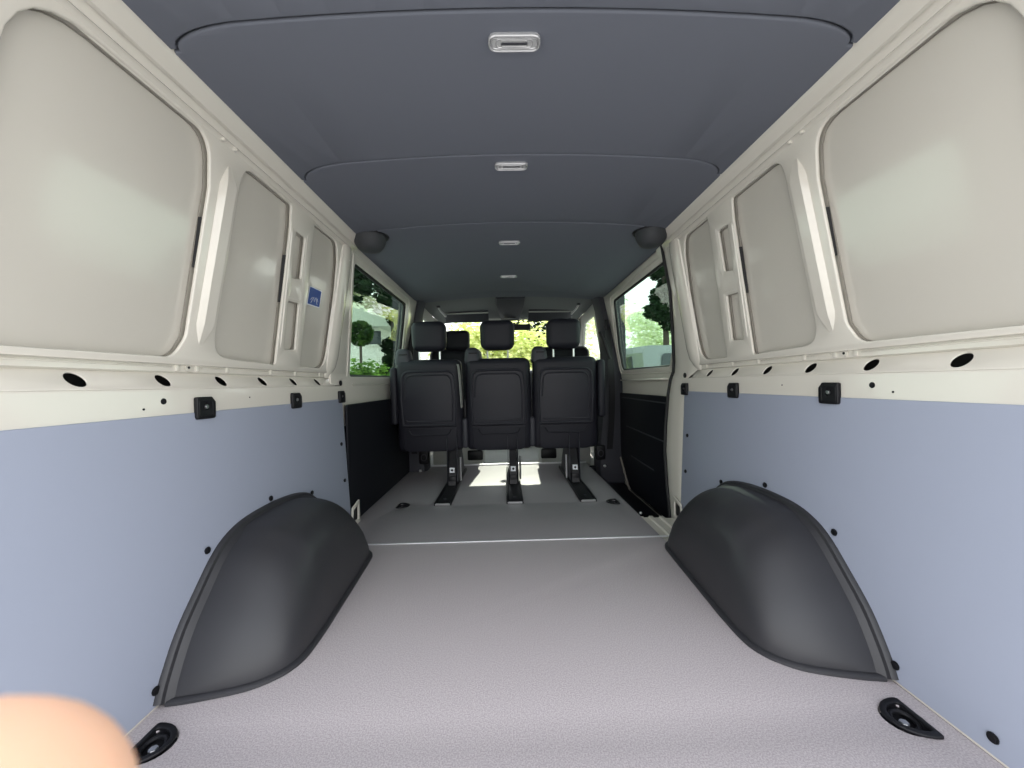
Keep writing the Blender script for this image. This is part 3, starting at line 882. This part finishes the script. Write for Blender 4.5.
# sun visors, overhead console, mirror
for s in (-1, 1):
    v = thing('sun_visor', (s*.42, 3.95, 1.38), 'pale-edged dark sun visor folded up %s of the overhead console' % sides[s], 'sun visor', 'sun visors above the windscreen')
    bm = NB(); box(bm, (s*.42, 3.925, 1.385), (.44, .18, .022), .008, 3, Matrix.Rotation(math.radians(-30), 3, 'X')); obj('panel', bm, M['pillar'], v)
    bm = NB(); tube(bm, [Vector((s*.20, 3.85, 1.405)), Vector((s*.64, 3.85, 1.400))], .007, 8); obj('hinge_rod', bm, M['greybox'], v)
    bm = NB(); box(bm, (s*.43, 4.0, 1.352), (.42, .012, .030), .004, 2); obj('lower_edge', bm, M['greybox'], v)
    if s < 0:
        bm = NB(); box(bm, (s*.37, 3.995, 1.343), (.11, .010, .014), .002, 1); obj('warning_label', bm, M['white'], v)
    h = thing('grab_handle', (s*.60, 3.7, 1.36), 'short pale grab handle under the cab roof on the %s' % sides[s], 'grab handle', 'grab handles in the cab')
    bm = NB(); tube(bm, [Vector((s*.65, 3.62, 1.42)), Vector((s*.63, 3.64, 1.385)), Vector((s*.61, 3.78, 1.365)), Vector((s*.63, 3.86, 1.40))], .010, 8); obj('grip', bm, M['steel'], h)
    bm = NB(); box(bm, (s*.65, 3.62, 1.425), (.03, .04, .02), .005); obj('mount', bm, M['pillar'], h)
oc = thing('overhead_console', (.015, 3.8, 1.42), 'dark grey overhead console between the two sun visors', 'overhead console')
bm = NB(); rings = []
for y, z, hw, h in ((3.42, 1.455, .135, .02), (3.55, 1.44, .14, .05), (3.85, 1.405, .115, .075), (4.06, 1.385, .10, .06)):
    rings.append([Vector((.015+x*hw, y, z+q*h)) for x, q in ((-1, .5), (-.9, -.4), (-.6, -.55), (.6, -.55), (.9, -.4), (1, .5))])
loft(bm, rings); obj('housing', bm, M['pillar'], oc)
bm = NB(); box(bm, (.015, 3.87, 1.352), (.12, .05, .008), .003); obj('lamp_lens', bm, M['black'], oc)
mr = thing('rear_view_mirror', (.14, 4.25, 1.33), 'black interior rear-view mirror at the top of the windscreen', 'mirror')
bm = NB(); box(bm, (.13, 4.20, 1.305), (.22, .035, .065), .014, 3); obj('housing', bm, M['black'], mr)
bm = NB(); tube(bm, [Vector((.06, 4.26, 1.36)), Vector((.09, 4.23, 1.31))], .012, 8); obj('stem', bm, M['black'], mr)
bm = NB(); box(bm, (.035, 4.30, 1.215), (.05, .03, .05), .012, 3); obj('sensor_cover', bm, M['black'], mr)

# front seats
for cx, lab, cat in ((-.495, 'black front seat beyond the bench on the left, headrest showing', 'front seat'), (.495, 'black front seat beyond the bench on the right, shoulder showing', 'front seat')):
    fs = thing('front_seat', (cx, 3.75, .0), lab, cat, 'front cab seats')
    bm = NB(); box(bm, (cx, 3.60, .68), (.53, .13, .70), .05, 4)
    for v in bm.verts:
        t = max(0, (v.co.z-.75)/.28); v.co.x = cx+(v.co.x-cx)*(1-.16*t*t)
    obj('backrest', bm, M['seat'], fs, ang=50)
    bm = NB(); box(bm, (cx+(.02 if cx < 0 else -.02), 3.56, 1.100), (.225, .10, .185), .04, 4); h = obj('headrest', bm, M['seat'], fs, ang=50)
    for d in (-.07, .07):
        bm = NB(); tube(bm, [Vector((cx+d, 3.56, .99)), Vector((cx+d, 3.56, 1.06))], .007, 8); obj('headrest_post', bm, M['steel'], h)
    bm = NB(); box(bm, (cx, 3.83, .40), (.48, .50, .14), .05, 4); obj('cushion', bm, M['seat'], fs, ang=50)
    bm = NB(); box(bm, (cx, 3.78, .10), (.45, .44, .46), .015, 2); b = obj('seat_box', bm, M['greybox'], fs)
    bm = NB(); box(bm, (cx+(.16 if cx < 0 else -.16), 3.555, .055), (.14, .02, .09), .012, 2); obj('box_foot', bm, M['black'], fs)
# cab floor and dash
bm = NB(); box(bm, (0, 4.15, -.075), (1.75, 1.6, .03), .004)
cf = obj('cab_floor', bm, M['greybox']); tag(cf, 'pale grey cab floor beyond the bench legs', 'cab floor', kind='structure')
db = thing('dashboard', (0, 4.8, .4), 'dark dashboard under the windscreen, low behind the front seats', 'dashboard')
bm = NB(); box(bm, (0, 4.85, .60), (1.72, .55, .52), .07, 4); obj('body', bm, M['pillar'], db)
bm = NB(); box(bm, (0, 4.95, .10), (1.75, .35, .6), .02); obj('bulkhead', bm, M['black'], db)
bm = NB(); box(bm, (0.0, 4.55, .58), (.30, .12, .30), .03, 3); obj('centre_stack', bm, M['black'], db)

# ------------------------------------------------------------------ outside
bm = NB(); bmesh.ops.create_grid(bm, x_segments=8, y_segments=8, size=45)
bmesh.ops.transform(bm, matrix=Matrix.Translation((0, 10, -.62)), verts=bm.verts[:])
g = obj('ground', bm, M['ground'], None, False); tag(g, 'pale asphalt ground outside the van', 'ground', kind='structure')

def leaves(bm, c, rad, n, size, shell=.55):
    for _ in range(n):
        v = Vector((random.gauss(0, 1), random.gauss(0, 1), random.gauss(0, 1))).normalized()*(shell+(1-shell)*random.random())
        p = Vector(c)+Vector((v.x*rad[0], v.y*rad[1], v.z*rad[2]))
        q = Matrix.Rotation(random.random()*6.28, 3, 'Z') @ Matrix.Rotation(random.random()*3.1, 3, 'X')
        sz = size*(.6+.8*random.random())
        bm.faces.new([bm.verts.new(p+q @ Vector(a)*sz) for a in ((-.5, 0, 0), (0, -.28, .06), (.5, 0, 0), (0, .28, .06))])
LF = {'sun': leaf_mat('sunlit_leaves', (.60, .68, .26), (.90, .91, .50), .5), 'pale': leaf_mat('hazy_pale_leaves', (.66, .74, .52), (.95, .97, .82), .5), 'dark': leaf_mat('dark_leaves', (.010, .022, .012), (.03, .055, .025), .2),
      'deep': leaf_mat('deep_green_leaves', (.02, .05, .015), (.07, .13, .03), .25),
      'mid': leaf_mat('mid_leaves', (.07, .15, .035), (.22, .36, .08), .4)}
M['bark'] = mat('bark', (.06, .045, .035), .9)
def tree(name, loc, h, r, n, size, lf, label, cat='tree', clumps=9, lo=.45):
    t = thing(name, loc, label, cat)
    bm = NB(); x, y, z = loc
    tube(bm, [Vector((x, y, z)), Vector((x+.05, y, z+h*.4)), Vector((x, y, z+h*.8))], [.16, .12, .05], 8); obj('trunk', bm, M['bark'], t)
    bm = NB()
    for k in range(clumps):
        a = random.random()*6.28; q = random.random()**.5
        leaves(bm, (x+math.cos(a)*r*.6*q, y+math.sin(a)*r*.6*q, z+h*(lo+(.95-lo)*random.random())), (r*.5, r*.5, r*.42), n//clumps, size)
    obj('crown', bm, LF[lf], t, False)
def bush(name, loc, rad, n, size, lf, label, cat='bush'):
    bm = NB()
    for k in range(7):
        o = [loc[i]+(random.random()-.5)*rad[i] for i in range(3)]
        leaves(bm, o, (rad[0]*.62, rad[1]*.62, rad[2]*.62), n//7, size, .4)
    tag(obj(name, bm, LF[lf], None, False), label, cat)
# bright hedge before the windscreen
bm = NB()
for k in range(20):
    leaves(bm, (-2.0+4.2*k/19, 11.5+random.random()*.6, .7+random.random()*1.2), (.60, .6, 1.25), 800, .15, .3)
tag(obj('hedge', bm, LF['sun'], None, False), 'bright yellow-green hedge in front of the van through the windscreen', 'hedge')
tree('broadleaf_tree', (1.2, 19, -.6), 7.0, 2.2, 5000, .35, 'dark', 'dark tree above the hedge seen through the top of the windscreen')
tree('conifer_tree', (-4.1, 14.2, -.6), 7.5, .75, 6000, .20, 'dark', 'dark tree beside the house at the front edge of the left window', clumps=20, lo=.08)
tree('broadleaf_tree', (-4.95, 11.5, -.6), 7.6, 2.2, 3600, .26, 'dark', 'dark spreading tree crown in the upper left window', clumps=9)
bush('shrub', (-2.72, 8.9, .35), (.42, .4, .95), 5200, .09, 'mid', 'green shrub low in the left window nearest the bench')
bush('shrub', (-2.62, 7.0, .30), (.40, .4, .92), 5200, .09, 'mid', 'green shrub low in the left window at its rear edge')
M['render'] = mat('house_render', (.80, .79, .74), .8); M['rooft'] = mat('pale_roof', (.50, .53, .46), .7); M['darkglass'] = mat('house_glass', (.05, .06, .07), .15)
hs = thing('house', (-9, 21, -.6), 'pale house with sloping roof seen through the left window', 'house')
bm = NB(); box(bm, (-9.3, 21, 1.5), (7.0, 6, 4.2), .02); obj('wall', bm, M['render'], hs)
bm = NB(); loft(bm, [[Vector((-13.4, y, 3.4)), Vector((-5.0, y, 3.4)), Vector((-5.0, y, 3.6)), Vector((-9.3, y, 6.6)), Vector((-13.4, y, 3.6))] for y in (17.5, 24.5)]); obj('roof', bm, M['rooft'], hs)
for x in (-6.0, -8.0):
    bm = NB(); box(bm, (x, 17.98, 2.95), (.55, .08, .6), .02); w = obj('window', bm, M['darkglass'], hs)
    bm = NB(); box(bm, (x, 17.95, 2.6), (.65, .12, .06), .01); obj('window_sill', bm, M['render'], w)
tp = thing('greenery', (-3.17, 8.5, -.62), 'added round dark topiary on a stem in the left window', 'greenery')  # leaf ball added to stand in for the headrest's reflection in the glass
bm = NB(); tube(bm, [Vector((-3.17, 8.5, -.62)), Vector((-3.17, 8.5, 1.7))], .03, 8); obj('stem', bm, M['bark'], tp)
bm = NB(); leaves(bm, (-3.17, 8.5, 1.86), (.27, .27, .28), 2600, .07, .75); obj('crown', bm, LF['deep'], tp, False)
# right: parked vehicles, tree, slope
tree('roadside_tree', (6.35, 15.5, -.6), 7.6, 1.0, 7000, .20, 'dark', 'dark slender tree at the rear edge of the right window', clumps=13)
M['carp'] = mat('grey_car_paint', (.26, .29, .30), .3, coat=.5); M['vanp'] = mat('pale_car_paint', (.45, .49, .49), .3, coat=.5)
def vehicle(name, loc, L, Wd, H, hood, m, label, cat):
    """side profile along +Y lofted in X, with windows, wheels and lamps"""
    x, y, z = loc; t = thing(name, loc, label, cat)
    pr = [(0, .30), (0, H*.55), (.12*hood+.05, H*.97), (L*.30, H), (L*.62, H*.98), (L*.62+hood*.55, H*.62), (L-.1, H*.52), (L, H*.40), (L, .30)]
    bm = NB(); rings = []
    for f, k in ((-.5, .93), (-.46, 1), (.46, 1), (.5, .93)):
        rings.append([Vector((x+f*Wd, y+p[0], z+.3+(p[1]-.3)*k)) for p in pr])
    loft(bm, rings); obj('body', bm, m, t, ang=25)
    for sd in (-1, 1):
        for a, b in ((.12, .34), (.36, .58)):
            bm = NB(); wp = rpoly([(y+L*a, z+H*.62), (y+L*b, z+H*.62), (y+L*(b-.01), z+H*.90), (y+L*(a+.02), z+H*.90)], .03)
            join(bm, remap(sheet([wp], .02, .004), lambda p, q, d: Vector((x+sd*(Wd*.5+.004)+d, p, q)))); obj('side_window', bm, M['darkglass'], t)
        for a in (.18, .80):
            bm = NB(); cyl(bm, (x+sd*(Wd*.5-.09), y+L*a, z+.32), .32, .22, 'x', 24); w = obj('wheel', bm, M['rubber'], t)
            bm = NB(); cyl(bm, (x+sd*(Wd*.5+.005), y+L*a, z+.32), .19, .06, 'x', 16); obj('hub_cap', bm, M['steel'], w)
        bm = NB(); box(bm, (x+sd*Wd*.40, y-.01, z+H*.48), (.16, .05, .24), .02); obj('tail_lamp', bm, mat('tail_lamp', (.35, .04, .03), .3), t)
    bm = NB(); rw = rpoly([(x-Wd*.38, z+H*.62), (x+Wd*.38, z+H*.62), (x+Wd*.34, z+H*.90), (x-Wd*.34, z+H*.90)], .06)
    join(bm, remap(sheet([rw], .02, .004), lambda p, q, d: Vector((p, y+.03+(q-z-H*.62)/(H*.35)*.07-d, q)))); obj('rear_window', bm, M['darkglass'], t)
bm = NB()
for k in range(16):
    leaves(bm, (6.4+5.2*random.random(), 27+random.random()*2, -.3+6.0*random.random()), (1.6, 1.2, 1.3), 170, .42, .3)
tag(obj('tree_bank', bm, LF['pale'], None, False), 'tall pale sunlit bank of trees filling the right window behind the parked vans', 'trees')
vehicle('parked_van', (3.15, 6.2, -.62), 4.8, 1.9, 1.95, .7, M['carp'], 'grey parked van low in the right window, at its rear edge', 'van')
vehicle('parked_van', (4.1, 11.6, -.62), 4.8, 1.9, 2.2, .7, M['vanp'], 'pale parked van low in the right window, at its front edge', 'van')

# ------------------------------------------------------------------ the photographer's finger by the lens
CAM = Vector((-.0405, 0, .70))
yaw, pitch, roll = .0153, -.00112, -.0227
f = Vector((math.sin(yaw)*math.cos(pitch), math.cos(yaw)*math.cos(pitch), math.sin(pitch)))
r0 = Vector((math.cos(yaw), -math.sin(yaw), 0)); u0 = r0.cross(f)
rt = r0*math.cos(roll)+u0*math.sin(roll); up = -r0*math.sin(roll)+u0*math.cos(roll)

def chain(bm, pts, radii):
    """smooth finger-like skin: rings along a polyline with rounded end"""
    P = [Vector(p) for p in pts]
    out, rr = [], []
    for i in range(len(P)-1):
        for k in range(5):
            t = k/5
            p0, p1, p2, p3 = P[max(i-1, 0)], P[i], P[i+1], P[min(i+2, len(P)-1)]
            out.append(.5*((2*p1)+(p2-p0)*t+(2*p0-5*p1+4*p2-p3)*t*t+(3*p1-p0-3*p2+p3)*t**3)); rr.append(radii[i]+(radii[i+1]-radii[i])*t)
    out.append(P[-1]); rr.append(radii[-1])
    d = (out[-1]-out[-2]).normalized(); R = rr[-1]; e = out[-1]
    for k in range(1, 7):
        a = PI/2*k/6; out.append(e+d*R*math.sin(a)*1.05); rr.append(max(R*math.cos(a), R*.03))
    tube(bm, out, rr, 18)
hd = thing('person_hand', CAM+Vector((-.05, -.03, -.06)), "photographer's blurred bare fingertip at the lower left corner, close to the lens", 'hand')
def C(a, b, c): return CAM+rt*(a-.0062)+up*(b-.0036)+f*c
FC = (-.0242, -.0232, .0185)
body = NB()
chain(body, [C(-.060, -.105, -.045), C(-.058, -.085, -.020), C(-.050, -.062, .000), C(-.038, -.042, .012), C(*FC)], [.0118, .0110, .0104, .0099, .0095])
chain(body, [C(-.080, -.100, -.050), C(-.084, -.074, -.030), C(-.080, -.048, -.024), C(-.066, -.034, -.026)], [.0112, .0105, .0096, .0084])
chain(body, [C(-.098, -.100, -.056), C(-.104, -.076, -.040), C(-.099, -.052, -.036), C(-.084, -.040, -.038)], [.0106, .0098, .0088, .0078])
chain(body, [C(-.114, -.102, -.062), C(-.119, -.084, -.050), C(-.115, -.066, -.046), C(-.103, -.058, -.048)], [.0094, .0086, .0078, .0068])
chain(body, [C(-.062, -.165, -.070), C(-.038, -.140, -.058), C(-.028, -.112, -.045), C(-.026, -.088, -.036)], [.0155, .0125, .0112, .0098])
pal = NB(); box(pal, (0, 0, 0), (.080, .034, .092), .016, 4)
RM = Matrix((rt, f, up)).transposed().to_4x4()
bmesh.ops.transform(pal, matrix=Matrix.Translation(C(-.088, -.140, -.062)) @ RM, verts=pal.verts[:]); join(body, pal)
chain(body, [C(-.110, -.33, -.16), C(-.100, -.26, -.12), C(-.092, -.205, -.085), C(-.088, -.165, -.068)], [.040, .033, .027, .026])
ho = obj('skin', body, M['skinflesh'], hd, ang=180)
rm = ho.modifiers.new('weld', 'REMESH'); rm.mode = 'VOXEL'; rm.voxel_size = .0016; rm.use_smooth_shade = True
sm = ho.modifiers.new('soften', 'SMOOTH'); sm.factor = .5; sm.iterations = 6

# ------------------------------------------------------------------ light, camera
w = bpy.data.worlds.new('World'); S.world = w; w.use_nodes = True; nt = w.node_tree
bg = nt.nodes['Background']; tc = nt.nodes.new('ShaderNodeTexCoord'); sp = nt.nodes.new('ShaderNodeSeparateXYZ'); rp = nt.nodes.new('ShaderNodeValToRGB')
rp.color_ramp.elements[0].position = .45; rp.color_ramp.elements[0].color = (1.0, .99, .96, 1)
rp.color_ramp.elements[1].position = 1.0; rp.color_ramp.elements[1].color = (.84, .90, 1.0, 1)
mp = nt.nodes.new('ShaderNodeMapRange'); mp.inputs[1].default_value = -1; mp.inputs[2].default_value = 1
nt.links.new(tc.outputs['Generated'], sp.inputs[0]); nt.links.new(sp.outputs['Z'], mp.inputs[0]); nt.links.new(mp.outputs[0], rp.inputs[0]); nt.links.new(rp.outputs[0], bg.inputs[0])
bg.inputs[1].default_value = 2.2

az, elv = math.radians(4), math.radians(39)
sd = Vector((math.sin(az)*math.cos(elv), math.cos(az)*math.cos(elv), math.sin(elv)))
sl = bpy.data.lights.new('sun', 'SUN'); sl.energy = 4.5; sl.angle = math.radians(.6); sl.color = (1, .95, .86)
so = bpy.data.objects.new('sun', sl); COL.objects.link(so); so.rotation_euler = (-sd).to_track_quat('-Z', 'Y').to_euler(); so.location = sd*30

cd = bpy.data.cameras.new('camera'); co = bpy.data.objects.new('camera', cd); COL.objects.link(co)
cd.sensor_fit = 'HORIZONTAL'; cd.sensor_width = 36; cd.lens = 390/1024*36; cd.clip_start = .003; cd.clip_end = 300
mw = Matrix((rt, up, -f)).transposed().to_4x4(); mw.translation = CAM; co.matrix_world = mw
cd.dof.use_dof = True; cd.dof.focus_distance = 1.8; cd.dof.aperture_fstop = 20
S.camera = co
S.view_settings.view_transform = 'Standard'; S.view_settings.look = 'None'; S.view_settings.gamma = 1; S.view_settings.use_curve_mapping = False
S.view_settings.exposure = 0.6
